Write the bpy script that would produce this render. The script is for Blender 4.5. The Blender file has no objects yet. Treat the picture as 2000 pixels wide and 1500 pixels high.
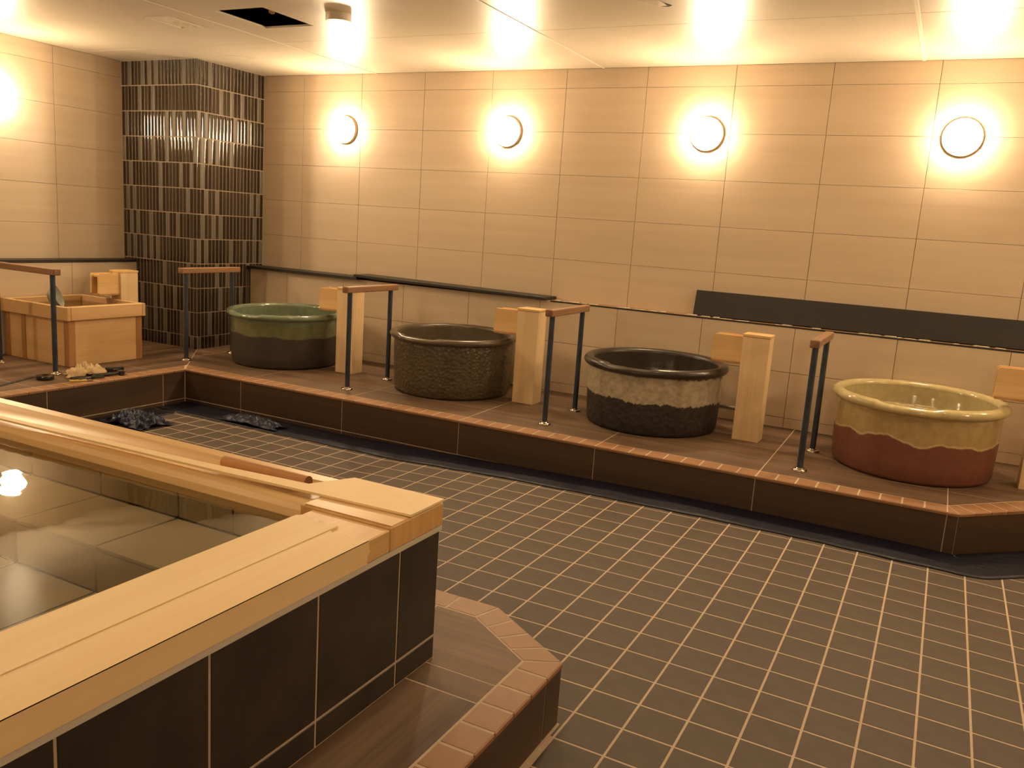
import bpy, bmesh, math, random
from mathutils import Vector, Matrix, noise

random.seed(7)
SC = bpy.context.scene
COL = SC.collection

# ------------------------------------------------------------------ camera
CAM_C = Vector((1.69116, -4.08710, 1.39165))
RW = [(0.88692, 0.45712, 0.06646), (0.14225, -0.13341, -0.98080), (-0.43947, 0.87934, -0.18335)]
FPX = 1649.05
cam_d = bpy.data.cameras.new('camera')
cam = bpy.data.objects.new('camera', cam_d)
COL.objects.link(cam)
rx, dn, fw = (Vector(r).normalized() for r in RW)
m = Matrix((( rx.x, -dn.x, -fw.x, CAM_C.x), (rx.y, -dn.y, -fw.y, CAM_C.y), (rx.z, -dn.z, -fw.z, CAM_C.z), (0, 0, 0, 1)))
cam.matrix_world = m
cam_d.sensor_width = 36.0
cam_d.lens = FPX / 2000 * 36
cam_d.clip_start = 0.05
SC.camera = cam

# ------------------------------------------------------------------ light, exposure
WARM = (1.0, 0.765, 0.47)
WALL_LAMP = 160.0        # radiance of the wall lamp domes
DOWN_W = 4.0            # watts of each ceiling downlight
w = bpy.data.worlds.new('world')
SC.world = w
w.use_nodes = True
w.node_tree.nodes['Background'].inputs[0].default_value = (1.0, 0.7, 0.4, 1)
w.node_tree.nodes['Background'].inputs[1].default_value = 0.01
SC.view_settings.view_transform = 'Standard'
SC.view_settings.look = 'None'
SC.view_settings.gamma = 1
SC.view_settings.use_curve_mapping = False
SC.view_settings.exposure = 0.22
SC.cycles.max_bounces = 5
SC.cycles.diffuse_bounces = 3
SC.cycles.glossy_bounces = 3
SC.cycles.caustics_reflective = False
SC.cycles.caustics_refractive = False

# ------------------------------------------------------------------ room measures (metres)
YW, ZC, XL = 1.702, 2.5205, -4.655         # upper rear wall, ceiling, left wall
YLOW, XLOW, ZLEDGE = 1.555, -4.500, 0.878  # thicker lower walls and their ledge
XR, YF = 4.5, -6.4                          # walls out of view
H = 0.1976                                  # platform top
YP, XP = 0.300, -3.20                       # platform front edges
CX, CY = -3.786, 0.954                      # tiled column corner
KS = 0.014                                  # the platform falls towards its front edge
T = 0.15                                    # floor tile pitch


def lin(c):
    return c / 12.92 if c <= 0.04045 else ((c + 0.055) / 1.055) ** 2.4


def rgb(r, g, b):
    return (lin(r / 255), lin(g / 255), lin(b / 255), 1)


def zp(y):
    return H + KS * max(0.0, y - YP)


# ------------------------------------------------------------------ materials
class NT:
    def __init__(self, name):
        self.m = bpy.data.materials.new(name)
        self.m.use_nodes = True
        self.t = self.m.node_tree
        self.b = self.t.nodes['Principled BSDF']

    def n(self, typ, **kw):
        nd = self.t.nodes.new(typ)
        for k, v in kw.items():
            setattr(nd, k, v)
        return nd

    def l(self, a, b):
        self.t.links.new(a, b)


def set_in(nd, **kw):
    for k, v in kw.items():
        nd.inputs[k.replace('_', ' ')].default_value = v


def ramp(q, pts):
    r = q.n('ShaderNodeValToRGB')
    e = r.color_ramp.elements
    while len(e) < len(pts):
        e.new(0.5)
    for el, (p, c) in zip(e, pts):
        el.position = p
        el.color = c
    return r


def simple(name, col, rough=0.5, metal=0.0, coat=0.0, noise_amt=0.0, nscale=30, bump=0.0, bscale=80, stretch=(1, 1, 1), spec=0.5):
    q = NT(name)
    set_in(q.b, Base_Color=col, Roughness=rough, Metallic=metal)
    q.b.inputs['Coat Weight'].default_value = coat
    q.b.inputs['Specular IOR Level'].default_value = spec
    if noise_amt or bump:
        tc = q.n('ShaderNodeTexCoord')
        mp = q.n('ShaderNodeMapping')
        mp.inputs['Scale'].default_value = stretch
        q.l(tc.outputs['Object'], mp.inputs['Vector'])
    if noise_amt:
        nz = q.n('ShaderNodeTexNoise')
        set_in(nz, Scale=nscale, Detail=5.0, Roughness=0.6)
        q.l(mp.outputs[0], nz.inputs['Vector'])
        c1 = tuple(x * (1 - noise_amt) for x in col[:3]) + (1,)
        c2 = tuple(min(1, x * (1 + noise_amt)) for x in col[:3]) + (1,)
        r = ramp(q, [(0.3, c1), (0.7, c2)])
        q.l(nz.outputs[0], r.inputs[0])
        q.l(r.outputs[0], q.b.inputs['Base Color'])
    if bump:
        nb = q.n('ShaderNodeTexNoise')
        set_in(nb, Scale=bscale, Detail=3.0)
        q.l(mp.outputs[0], nb.inputs['Vector'])
        bp = q.n('ShaderNodeBump')
        set_in(bp, Strength=bump, Distance=0.01)
        q.l(nb.outputs[0], bp.inputs['Height'])
        q.l(bp.outputs[0], q.b.inputs['Normal'])
    return q.m


def wood(name, c1, c2, axis='X', rough=0.5, fine=90, coarse=7, spec=0.5):
    """long grain along one object axis"""
    q = NT(name)
    tc = q.n('ShaderNodeTexCoord')
    mp = q.n('ShaderNodeMapping')
    s = {'X': (0.045, 1, 1), 'Y': (1, 0.045, 1), 'Z': (1, 1, 0.045)}[axis]
    mp.inputs['Scale'].default_value = s
    q.l(tc.outputs['Object'], mp.inputs['Vector'])
    n1 = q.n('ShaderNodeTexNoise')
    set_in(n1, Scale=coarse, Detail=3.0, Distortion=0.6)
    n2 = q.n('ShaderNodeTexNoise')
    set_in(n2, Scale=fine, Detail=4.0, Roughness=0.65)
    q.l(mp.outputs[0], n1.inputs['Vector'])
    q.l(mp.outputs[0], n2.inputs['Vector'])
    mx = q.n('ShaderNodeMath', operation='MULTIPLY_ADD')
    mx.inputs[1].default_value = 0.45
    q.l(n2.outputs[0], mx.inputs[0])
    q.l(n1.outputs[0], mx.inputs[2])
    r = ramp(q, [(0.52, c1), (0.92, c2)])
    q.l(mx.outputs[0], r.inputs[0])
    q.l(r.outputs[0], q.b.inputs['Base Color'])
    set_in(q.b, Roughness=rough)
    q.b.inputs['Specular IOR Level'].default_value = spec
    bp = q.n('ShaderNodeBump')
    set_in(bp, Strength=0.08, Distance=0.004)
    q.l(n2.outputs[0], bp.inputs['Height'])
    q.l(bp.outputs[0], q.b.inputs['Normal'])
    return q.m


def emitter(name, col, strength):
    q = NT(name)
    set_in(q.b, Base_Color=(0.9, 0.88, 0.8, 1), Roughness=0.4)
    q.b.inputs['Emission Color'].default_value = (*col, 1)
    q.b.inputs['Emission Strength'].default_value = strength
    return q.m


def water(name, tint, bump=0.02, scale=6):
    """clear water: what lies below shows through, sky-side mirror by Fresnel"""
    q = NT(name)
    q.t.nodes.remove(q.b)
    out = q.t.nodes['Material Output']
    tr = q.n('ShaderNodeBsdfTransparent')
    tr.inputs[0].default_value = tint
    gl = q.n('ShaderNodeBsdfGlossy')
    gl.inputs['Roughness'].default_value = 0.02
    gl.inputs['Color'].default_value = (1, 1, 1, 1)
    fr = q.n('ShaderNodeFresnel')
    fr.inputs[0].default_value = 1.33
    nz = q.n('ShaderNodeTexNoise')
    set_in(nz, Scale=scale, Detail=2.0)
    tc = q.n('ShaderNodeTexCoord')
    q.l(tc.outputs['Object'], nz.inputs['Vector'])
    bp = q.n('ShaderNodeBump')
    set_in(bp, Strength=bump, Distance=0.05)
    q.l(nz.outputs[0], bp.inputs['Height'])
    q.l(bp.outputs[0], gl.inputs['Normal'])
    q.l(bp.outputs[0], fr.inputs['Normal'])
    mx = q.n('ShaderNodeMixShader')
    q.l(fr.outputs[0], mx.inputs[0])
    q.l(tr.outputs[0], mx.inputs[1])
    q.l(gl.outputs[0], mx.inputs[2])
    q.l(mx.outputs[0], out.inputs[0])
    return q.m


def glaze(name, stops, z_edges, wob, rough, wscale=3.0, fine=0.012, coat=0.0, bump=0.0, bscale=40, grain=0.15, bump_low=0.0):
    """pottery coloured in bands; the edges between the bands run unevenly round the pot"""
    q = NT(name)
    tc = q.n('ShaderNodeTexCoord')
    sp = q.n('ShaderNodeSeparateXYZ')
    q.l(tc.outputs['Object'], sp.inputs[0])
    fl = q.n('ShaderNodeMapping')
    fl.inputs['Scale'].default_value = (1, 1, 0.12)
    q.l(tc.outputs['Object'], fl.inputs['Vector'])
    n1 = q.n('ShaderNodeTexNoise')
    set_in(n1, Scale=wscale, Detail=1.5)
    q.l(fl.outputs[0], n1.inputs['Vector'])
    n2 = q.n('ShaderNodeTexNoise')
    set_in(n2, Scale=45.0, Detail=3.0)
    q.l(fl.outputs[0], n2.inputs['Vector'])
    a = q.n('ShaderNodeMath', operation='MULTIPLY_ADD')
    a.inputs[1].default_value = wob
    q.l(n1.outputs[0], a.inputs[0])
    q.l(sp.outputs['Z'], a.inputs[2])
    b = q.n('ShaderNodeMath', operation='MULTIPLY_ADD')
    b.inputs[1].default_value = fine
    q.l(n2.outputs[0], b.inputs[0])
    q.l(a.outputs[0], b.inputs[2])
    mr = q.n('ShaderNodeMapRange')
    set_in(mr, From_Min=0.0, From_Max=0.6)
    q.l(b.outputs[0], mr.inputs[0])
    off = wob * 0.5 + fine * 0.5
    pts = [(0.0, stops[0])]
    for k, z in enumerate(z_edges):
        p = (z + off) / 0.6
        pts += [(p - 0.006, stops[k]), (p + 0.006, stops[k + 1])]
    r = ramp(q, pts)
    q.l(mr.outputs[0], r.inputs[0])
    n3 = q.n('ShaderNodeTexNoise')
    set_in(n3, Scale=22.0, Detail=6.0, Roughness=0.7)
    q.l(tc.outputs['Object'], n3.inputs['Vector'])
    g = ramp(q, [(0.3, (1 - grain,) * 3 + (1,)), (0.7, (1 + grain,) * 3 + (1,))])
    q.l(n3.outputs[0], g.inputs[0])
    mu = q.n('ShaderNodeMix', data_type='RGBA', blend_type='MULTIPLY')
    mu.inputs['Factor'].default_value = 1.0
    q.l(r.outputs[0], mu.inputs[6])
    q.l(g.outputs[0], mu.inputs[7])
    q.l(mu.outputs[2], q.b.inputs['Base Color'])
    rr = ramp(q, [(p, (v, v, v, 1)) for p, v in zip([x[0] for x in pts], [rough[0]] + [v for k in range(len(z_edges)) for v in (rough[k], rough[k + 1])])])
    q.l(mr.outputs[0], rr.inputs[0])
    q.l(rr.outputs[0], q.b.inputs['Roughness'])
    q.b.inputs['Coat Weight'].default_value = coat
    if bump:
        vo = q.n('ShaderNodeTexVoronoi')
        set_in(vo, Scale=bscale)
        q.l(tc.outputs['Object'], vo.inputs['Vector'])
        bp = q.n('ShaderNodeBump')
        set_in(bp, Strength=bump, Distance=0.006)
        q.l(vo.outputs['Distance'], bp.inputs['Height'])
        q.l(bp.outputs[0], q.b.inputs['Normal'])
    return q.m


M = {}
M['panel'] = wood('beige_wall_panel', rgb(211, 190, 164), rgb(218, 198, 173), 'X', 0.42, 160, 14)
M['panel_y'] = wood('beige_wall_panel_side', rgb(211, 190, 164), rgb(218, 198, 173), 'Y', 0.42, 160, 14)
M['joint'] = simple('brown_panel_joint', rgb(138, 104, 72), 0.8)
M['plaster'] = simple('ceiling_board', rgb(218, 204, 184), 0.36, noise_amt=0.03, nscale=5, bump=0.06, bscale=7)
M['seam'] = simple('ceiling_seam_strip', rgb(232, 220, 200), 0.4)
M['plain'] = simple('plain_wall', rgb(200, 178, 150), 0.6, noise_amt=0.04)
M['black'] = simple('black_void', rgb(14, 12, 10), 0.9)
M['floor'] = simple('brown_grey_floor_tile', rgb(85, 73, 63), 0.62, noise_amt=0.15, nscale=9, bump=0.03, bscale=60, spec=0.3)
M['grout'] = simple('pale_grout', rgb(192, 171, 147), 0.9, noise_amt=0.08, nscale=40)
M['grout_dim'] = simple('column_grout', rgb(148, 132, 112), 0.85)
M['plank'] = wood('wood_look_floor_tile', rgb(78, 60, 46), rgb(128, 103, 82), 'X', 0.55, 60, 5, 0.3)
M['plank_y'] = wood('wood_look_floor_tile_side', rgb(78, 60, 46), rgb(128, 103, 82), 'Y', 0.55, 60, 5, 0.3)
M['riser'] = wood('dark_wood_look_riser_tile', rgb(58, 42, 30), rgb(84, 62, 44), 'X', 0.45, 60, 5)
M['riser_y'] = wood('dark_wood_look_riser_tile_side', rgb(58, 42, 30), rgb(84, 62, 44), 'Y', 0.45, 60, 5)
M['trim'] = simple('terracotta_edge_tile', rgb(150, 108, 73), 0.5, noise_amt=0.07, nscale=14)
M['pooltile'] = simple('black_pool_tile', rgb(48, 41, 35), 0.42, noise_amt=0.34, nscale=7, bump=0.03, bscale=50)
M['pooltile_in'] = simple('beige_pool_bottom_tile', rgb(204, 184, 148), 0.5, noise_amt=0.06, nscale=6)
M['jointdark'] = simple('dark_pool_joint', rgb(74, 58, 36), 0.8)
M['caulk'] = simple('grey_caulk', rgb(206, 196, 182), 0.7)
M['cyp_x'] = wood('cypress_along_x', rgb(214, 172, 114), rgb(238, 200, 144), 'X', 0.38)
M['cyp_y'] = wood('cypress_along_y', rgb(214, 172, 114), rgb(238, 200, 144), 'Y', 0.42)
M['cyp_z'] = wood('cypress_along_z', rgb(226, 194, 148), rgb(242, 214, 172), 'Z', 0.5)
M['tub_x'] = wood('tub_wood_along_x', rgb(202, 162, 112), rgb(222, 184, 134), 'X', 0.5)
M['tub_y'] = wood('tub_wood_along_y', rgb(202, 162, 112), rgb(222, 184, 134), 'Y', 0.5)
M['tub_dark'] = wood('tub_corner_wood', rgb(150, 104, 62), rgb(180, 132, 86), 'Z', 0.5)
M['cyp_end'] = wood('cypress_end_grain', rgb(202, 152, 92), rgb(226, 184, 124), 'Z', 0.5, 60, 9)
M['cyp_dark'] = wood('cypress_dark_board', rgb(170, 120, 74), rgb(200, 150, 100), 'Z', 0.5)  # darker board under and inside the spout arms
M['wrap'] = wood('pale_protective_sheet', rgb(240, 208, 158), rgb(249, 222, 176), 'Y', 0.55, 60, 4)
M['ply'] = simple('pale_thin_board', rgb(248, 218, 168), 0.55, noise_amt=0.03, nscale=20)
M['dowel'] = wood('brown_dowel', rgb(170, 112, 66), rgb(204, 148, 96), 'X', 0.5)
M['dowel_end'] = simple('dowel_end', rgb(120, 72, 44), 0.6)
M['rail'] = wood('brown_rail_wood', rgb(112, 78, 54), rgb(150, 112, 80), 'Y', 0.45, 120, 12)
M['rail_x'] = wood('brown_rail_wood_side', rgb(112, 78, 54), rgb(150, 112, 80), 'X', 0.45, 120, 12)
M['post'] = simple('blue_wrapped_steel', rgb(58, 68, 82), 0.32, metal=0.2, noise_amt=0.45, nscale=30, stretch=(1, 1, 0.25), bump=0.2, bscale=40)
M['chrome'] = simple('chrome', rgb(200, 190, 176), 0.12, metal=1.0)
M['slab'] = simple('dark_stone_slab', rgb(38, 34, 30), 0.5, noise_amt=0.12, nscale=50)
M['film'] = simple('navy_plastic_film', rgb(14, 17, 36), 0.45, noise_amt=0.4, nscale=12, bump=0.4, bscale=26, spec=0.3)
M['film_blue'] = simple('blue_plastic_crumple', rgb(20, 29, 52), 0.42, noise_amt=0.4, nscale=30, spec=0.3)  # crumpled heaps, a lighter navy than the flat film
M['lampbase'] = simple('lamp_base_metal', rgb(176, 152, 120), 0.5)
M['lampglass'] = emitter('lamp_dome_glow', WARM, WALL_LAMP)
M['white'] = simple('white_enamel', rgb(222, 208, 188), 0.4)
M['downglow'] = emitter('downlight_glow', WARM, 14.0)
M['mos0'] = simple('mosaic_dark_brown', rgb(40, 29, 21), 0.06, coat=0.0, noise_amt=0.2, nscale=60)
M['mos1'] = simple('mosaic_brown', rgb(54, 43, 34), 0.06, coat=0.0, noise_amt=0.2, nscale=60)
M['mos2'] = simple('mosaic_taupe', rgb(94, 84, 73), 0.5, coat=0.0, noise_amt=0.12, nscale=60)
M['pooled'] = water('pool_water', (0.88, 0.86, 0.75, 1), 0.025, 5)
M['tubwater'] = water('tub_water', (0.62, 0.58, 0.46, 1), 0.05, 14)
M['cloth'] = simple('beige_work_cloth', rgb(196, 168, 128), 0.9, noise_amt=0.12, nscale=50, bump=0.3, bscale=120)
M['rubber'] = simple('black_rubber', rgb(24, 22, 20), 0.3, coat=0.5)
M['tool'] = simple('dark_tool_steel', rgb(58, 58, 52), 0.4, metal=0.5)
M['yellow'] = simple('yellow_tool_plastic', rgb(206, 180, 84), 0.4)
M['pale_blue'] = simple('pale_blue_plastic', rgb(158, 162, 154), 0.35)
M['pipe'] = simple('grey_pipe', rgb(120, 116, 108), 0.4)
M['mortar'] = simple('pale_mortar', rgb(206, 188, 164), 0.9, noise_amt=0.2, nscale=60)
M['gl_green'] = glaze('green_glaze', [rgb(60, 53, 47), rgb(110, 112, 82), rgb(112, 127, 104)], [0.245, 0.345], 0.055, [0.6, 0.14, 0.1], 4.0, 0.014, 0.25)
M['gl_brown'] = glaze('brown_stoneware', [rgb(88, 75, 55), rgb(92, 79, 60)], [0.3], 0.05, [0.4, 0.32], 3.0, 0.02, 0.0, 1.0, 44, 0.2)
M['gl_ash'] = glaze('ash_glaze', [rgb(48, 43, 39), rgb(174, 162, 138), rgb(50, 44, 40)], [0.20, 0.365], 0.05, [0.55, 0.6, 0.3], 4.0, 0.045, 0.0, 0.7, 30, 0.28)
M['gl_ochre'] = glaze('ochre_glaze', [rgb(118, 70, 55), rgb(202, 178, 128), rgb(178, 154, 106), rgb(188, 172, 128)], [0.215, 0.226, 0.36], 0.13, [0.6, 0.3, 0.16, 0.12], 5.0, 0.014, 0.3)


# ------------------------------------------------------------------ mesh helpers
class MB:
    def __init__(self):
        self.v, self.f, self.mi = [], [], []

    def add(self, vs, fs, mi=0):
        o = len(self.v)
        self.v += [tuple(p) for p in vs]
        self.f += [tuple(i + o for i in q) for q in fs]
        self.mi += [mi] * len(fs)
        return self

    def box(self, x0, x1, y0, y1, z0, z1, mi=0):
        vs = [(x, y, z) for z in (z0, z1) for y in (y0, y1) for x in (x0, x1)]
        return self.add(vs, [(0, 2, 3, 1), (4, 5, 7, 6), (0, 1, 5, 4), (2, 6, 7, 3), (0, 4, 6, 2), (1, 3, 7, 5)], mi)

    def cbox(self, x0, x1, y0, y1, z0, z1, b=0.004, mi=0):
        lo, hi = (x0, y0, z0), (x1, y1, z1)
        b = min(b, *(0.45 * (hi[k] - lo[k]) for k in range(3)))
        vs, idx = [], {}
        for s in [(i, j, k) for i in (0, 1) for j in (0, 1) for k in (0, 1)]:
            for ax in range(3):
                p = []
                for k in range(3):
                    e = hi[k] if s[k] else lo[k]
                    p.append(e if k == ax else (e - b if s[k] else e + b))
                idx[s, ax] = len(vs)
                vs.append(tuple(p))
        fs = []
        for ax in range(3):
            a1, a2 = (ax + 1) % 3, (ax + 2) % 3
            for s in (0, 1):
                q = []
                for c in ((0, 0), (1, 0), (1, 1), (0, 1)):
                    k = [0, 0, 0]
                    k[ax], k[a1], k[a2] = s, c[0], c[1]
                    q.append(idx[tuple(k), ax])
                fs.append(tuple(q) if s else tuple(reversed(q)))
        for ax in range(3):                      # edges running along ax
            a1, a2 = (ax + 1) % 3, (ax + 2) % 3
            for c1 in (0, 1):
                for c2 in (0, 1):
                    k0, k1 = [0, 0, 0], [0, 0, 0]
                    k0[a1] = k1[a1] = c1
                    k0[a2] = k1[a2] = c2
                    k0[ax], k1[ax] = 0, 1
                    q = [idx[tuple(k0), a1], idx[tuple(k1), a1], idx[tuple(k1), a2], idx[tuple(k0), a2]]
                    fs.append(tuple(q) if c1 != c2 else tuple(reversed(q)))
        for s in [(i, j, k) for i in (0, 1) for j in (0, 1) for k in (0, 1)]:
            q = (idx[s, 0], idx[s, 1], idx[s, 2])
            fs.append(q if sum(s) % 2 else tuple(reversed(q)))
        return self.add(vs, fs, mi)

    def prism(self, poly, z0, z1, b=0.002, mi=0):
        """convex or plain polygon (counter-clockwise) raised from z0 to z1, upper edge eased by b"""
        n = len(poly)
        cx = sum(p[0] for p in poly) / n
        cy = sum(p[1] for p in poly) / n
        top = []
        for x, y in poly:
            d = math.hypot(cx - x, cy - y) or 1
            k = min(0.4, 1.3 * b / d)
            top.append((x + (cx - x) * k, y + (cy - y) * k, z1))
        vs = [(x, y, z0) for x, y in poly] + [(x, y, z1 - b) for x, y in poly] + top
        fs = [tuple(reversed(range(n))), tuple(range(2 * n, 3 * n))]
        for r in (0, 1):
            for i in range(n):
                j = (i + 1) % n
                fs.append((r * n + i, r * n + j, (r + 1) * n + j, (r + 1) * n + i))
        return self.add(vs, fs, mi)

    def cyl(self, c, r, z0, z1, seg=24, mi=0, r1=None):
        r1 = r if r1 is None else r1
        vs = [(c[0] + r * math.cos(2 * math.pi * i / seg), c[1] + r * math.sin(2 * math.pi * i / seg), z0) for i in range(seg)]
        vs += [(c[0] + r1 * math.cos(2 * math.pi * i / seg), c[1] + r1 * math.sin(2 * math.pi * i / seg), z1) for i in range(seg)]
        fs = [tuple(reversed(range(seg))), tuple(range(seg, 2 * seg))]
        fs += [(i, (i + 1) % seg, seg + (i + 1) % seg, seg + i) for i in range(seg)]
        return self.add(vs, fs, mi)

    def lathe(self, prof, seg=48, zoff=None, c=(0, 0), mi=0):
        """profile of (r, z); r = 0 closes to a point"""
        rings = []
        for r, z in prof:
            if r < 1e-6:
                rings.append([len(self.v)])
                self.v.append((c[0], c[1], z))
            else:
                ring = []
                for i in range(seg):
                    a = 2 * math.pi * i / seg
                    dz = zoff(a, r, z) if zoff else 0
                    ring.append(len(self.v))
                    self.v.append((c[0] + r * math.cos(a), c[1] + r * math.sin(a), z + dz))
                rings.append(ring)
        for A, B in zip(rings, rings[1:]):
            for i in range(seg):
                j = (i + 1) % seg
                if len(A) == 1 and len(B) == 1:
                    continue
                if len(A) == 1:
                    self.f.append((A[0], B[j], B[i]))
                elif len(B) == 1:
                    self.f.append((A[i], A[j], B[0]))
                else:
                    self.f.append((A[i], A[j], B[j], B[i]))
                self.mi.append(mi)
        return self

    def tube(self, pts, r, seg=10, mi=0):
        pts = [Vector(p) for p in pts]
        rings = []
        for k, p in enumerate(pts):
            d = (pts[min(k + 1, len(pts) - 1)] - pts[max(k - 1, 0)]).normalized()
            up = Vector((0, 0, 1)) if abs(d.z) < 0.9 else Vector((1, 0, 0))
            a = d.cross(up).normalized()
            b = d.cross(a)
            rr = r[k] if isinstance(r, (list, tuple)) else r
            rings.append([p + rr * (a * math.cos(2 * math.pi * i / seg) + b * math.sin(2 * math.pi * i / seg)) for i in range(seg)])
        o = len(self.v)
        for q in rings:
            self.v += [tuple(p) for p in q]
        n = len(rings)
        fs = [tuple(o + i for i in range(seg)), tuple(o + (n - 1) * seg + i for i in reversed(range(seg)))]
        for k in range(n - 1):
            for i in range(seg):
                j = (i + 1) % seg
                fs.append((o + k * seg + i, o + (k + 1) * seg + i, o + (k + 1) * seg + j, o + k * seg + j))
        self.f += fs
        self.mi += [mi] * len(fs)
        return self

    def mesh(self, name, mats, smooth=False):
        me = bpy.data.meshes.new(name)
        me.from_pydata(self.v, [], self.f)
        for mt in (mats if isinstance(mats, (list, tuple)) else [mats]):
            me.materials.append(M[mt])
        me.polygons.foreach_set('material_index', self.mi)
        if smooth:
            me.polygons.foreach_set('use_smooth', [True] * len(self.f))
        me.update()
        bm = bmesh.new()
        bm.from_mesh(me)
        bmesh.ops.recalc_face_normals(bm, faces=bm.faces)
        bm.to_mesh(me)
        bm.free()
        return me

    def fall(self):
        self.v = [(x, y, z + (KS * max(0.0, y - YP) if z > 0.05 else 0)) for x, y, z in self.v]
        return self

    def build(self, name, mats, parent=None, smooth=False, loc=(0, 0, 0)):
        return link(name, self.mesh(name, mats, smooth), parent, loc)


def link(name, me, parent=None, loc=(0, 0, 0), rot=(0, 0, 0)):
    o = bpy.data.objects.new(name, me)
    COL.objects.link(o)
    o.location = loc
    o.rotation_euler = rot
    if parent:
        o.parent = parent
    return o


def tag(o, label, cat, group=None, kind=None):
    o['label'] = label
    o['category'] = cat
    if group:
        o['group'] = group
    if kind:
        o['kind'] = kind
    return o


def struct(o, label=None):
    o['kind'] = 'structure'
    if label:
        o['label'] = label
    return o


def thing(name, label, cat, loc=(0, 0, 0), rz=0, group=None):
    o = bpy.data.objects.new(name, None)
    COL.objects.link(o)
    o.location = loc
    o.rotation_euler = (0, 0, rz)
    o.empty_display_size = 0.1
    return tag(o, label, cat, group)


def copy_thing(root, loc, rz, label, group=None):
    def cp(o, par):
        c = o.copy()
        COL.objects.link(c)
        c.parent = par
        for ch in list(o.children):
            cp(ch, c)
        return c
    kids = list(root.children)
    r = root.copy()
    COL.objects.link(r)
    r.location = loc
    r.rotation_euler = (0, 0, rz)
    r['label'] = label
    if group:
        r['group'] = group
    for k in kids:
        cp(k, r)
    return r


def smooth_by_angle(o, deg=40):
    sharp(o.data, deg)
    return o


def sharp(me, deg):
    me.polygons.foreach_set('use_smooth', [True] * len(me.polygons))
    bm = bmesh.new()
    bm.from_mesh(me)
    for e in bm.edges:
        if len(e.link_faces) == 2 and e.calc_face_angle(0) > math.radians(deg):
            e.smooth = False
    bm.to_mesh(me)
    bm.free()
    return me


def clip(poly, nx, ny, d):
    """keep the side nx*x + ny*y <= d"""
    out = []
    for i, a in enumerate(poly):
        b = poly[(i + 1) % len(poly)]
        da, db = nx * a[0] + ny * a[1] - d, nx * b[0] + ny * b[1] - d
        if da <= 0:
            out.append(a)
        if (da < 0 < db) or (db < 0 < da):
            t = da / (da - db)
            out.append((a[0] + (b[0] - a[0]) * t, a[1] + (b[1] - a[1]) * t))
    return out


def area(poly):
    return 0.5 * sum(a[0] * b[1] - b[0] * a[1] for a, b in zip(poly, poly[1:] + poly[:1]))


def px(X):
    d = Vector(X) - CAM_C
    z = d.dot(fw)
    if z <= 0.05:
        return None
    return 1000 + FPX * d.dot(rx) / z, 750 + FPX * d.dot(dn) / z, z


# ------------------------------------------------------------------ floor
def fz(x, y):
    """the floor is laid with a slight fall towards its corners"""
    u = max(-1.5, min(1.375, (x / T - 4) / 8))
    v = max(-1.25, min(0.75, (y / T + 6) / 8))
    return T * (0.0378 * u - 0.0075 * v - 0.1139 * u * u + 0.0346 * u * v + 0.0261 * v * v)


floor = thing('floor', 'brown grey square tiled floor', 'floor')
del floor['category']
struct(floor)
gm = MB()
I0, I1, J0, J1 = -31, 30, -11, 43
for j in range(J0, J1 + 1):
    for i in range(I0, I1 + 1):
        gm.v.append((i * T, -j * T, fz(i * T, -j * T) - 0.0006))
NI = I1 - I0 + 1
for j in range(J1 - J0):
    for i in range(NI - 1):
        a = j * NI + i
        gm.f.append((a, a + NI, a + NI + 1, a + 1))
        gm.mi.append(0)
gm.build('grout_bed', 'grout', floor)

tile_me = MB().cbox(-0.0715, 0.0715, -0.0715, 0.0715, -0.009, 0, 0.0008).mesh('floor_tile', 'floor')
cells = []
for i in range(I0, I1):
    for j in range(J0, J1):
        x, y = (i + 0.5) * T, -(j + 0.5) * T
        if y > 1.58 or x < -3.3 or x > 4.45 or y < -6.3:
            continue
        if x < 0.57 + 0.33 and -4.95 < y < -1.80 and not (x > 0.55 and y + 1.825 > -(x - 0.571) * 0.66 - 0.12):
            continue                                  # under the pool and its step
        if (y > 0.32 and x < 1.86 + (y - 0.3)) or x < -3.22:
            continue
        z = fz(x, y)
        q = px((x, y, z))
        s = 0
        if q and -30 < q[0] < 2030 and -30 < q[1] < 1530:
            s = (1.39 - z) / q[2] ** 3
            if y > -2.2:                              # hidden behind the pool?
                t = (-2.21 - CAM_C.y) / (y - CAM_C.y)
                if CAM_C.x + t * (x - CAM_C.x) < 0.57 and CAM_C.z + t * (z - CAM_C.z) < 0.65:
                    s = 0
            if y > -0.02:
                s *= 0.01
        cells.append((s, x, y, z))
cells.sort(reverse=True)
rest = MB()
for k, (s, x, y, z) in enumerate(cells):
    gx = (fz(x + 0.05, y) - fz(x - 0.05, y)) / 0.1
    gy = (fz(x, y + 0.05) - fz(x, y - 0.05)) / 0.1
    if k < 300 and s > 0:
        link('floor_tile', tile_me, floor, (x, y, z), (gy, -gx, 0))
    else:
        vs = [(x + a.co.x, y + a.co.y, z + a.co.z + gx * a.co.x + gy * a.co.y) for a in tile_me.vertices]
        rest.add(vs, [tuple(p.vertices) for p in tile_me.polygons])
ft = rest.build('outlying_floor_tiles', 'floor', floor)
ft['kind'] = 'stuff'

# ------------------------------------------------------------------ walls
def wall_backing(name, x0, x1, y0, y1, z0, z1, mat='joint'):
    return struct(MB().box(x0, x1, y0, y1, z0, z1).build(name, mat))


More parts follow.
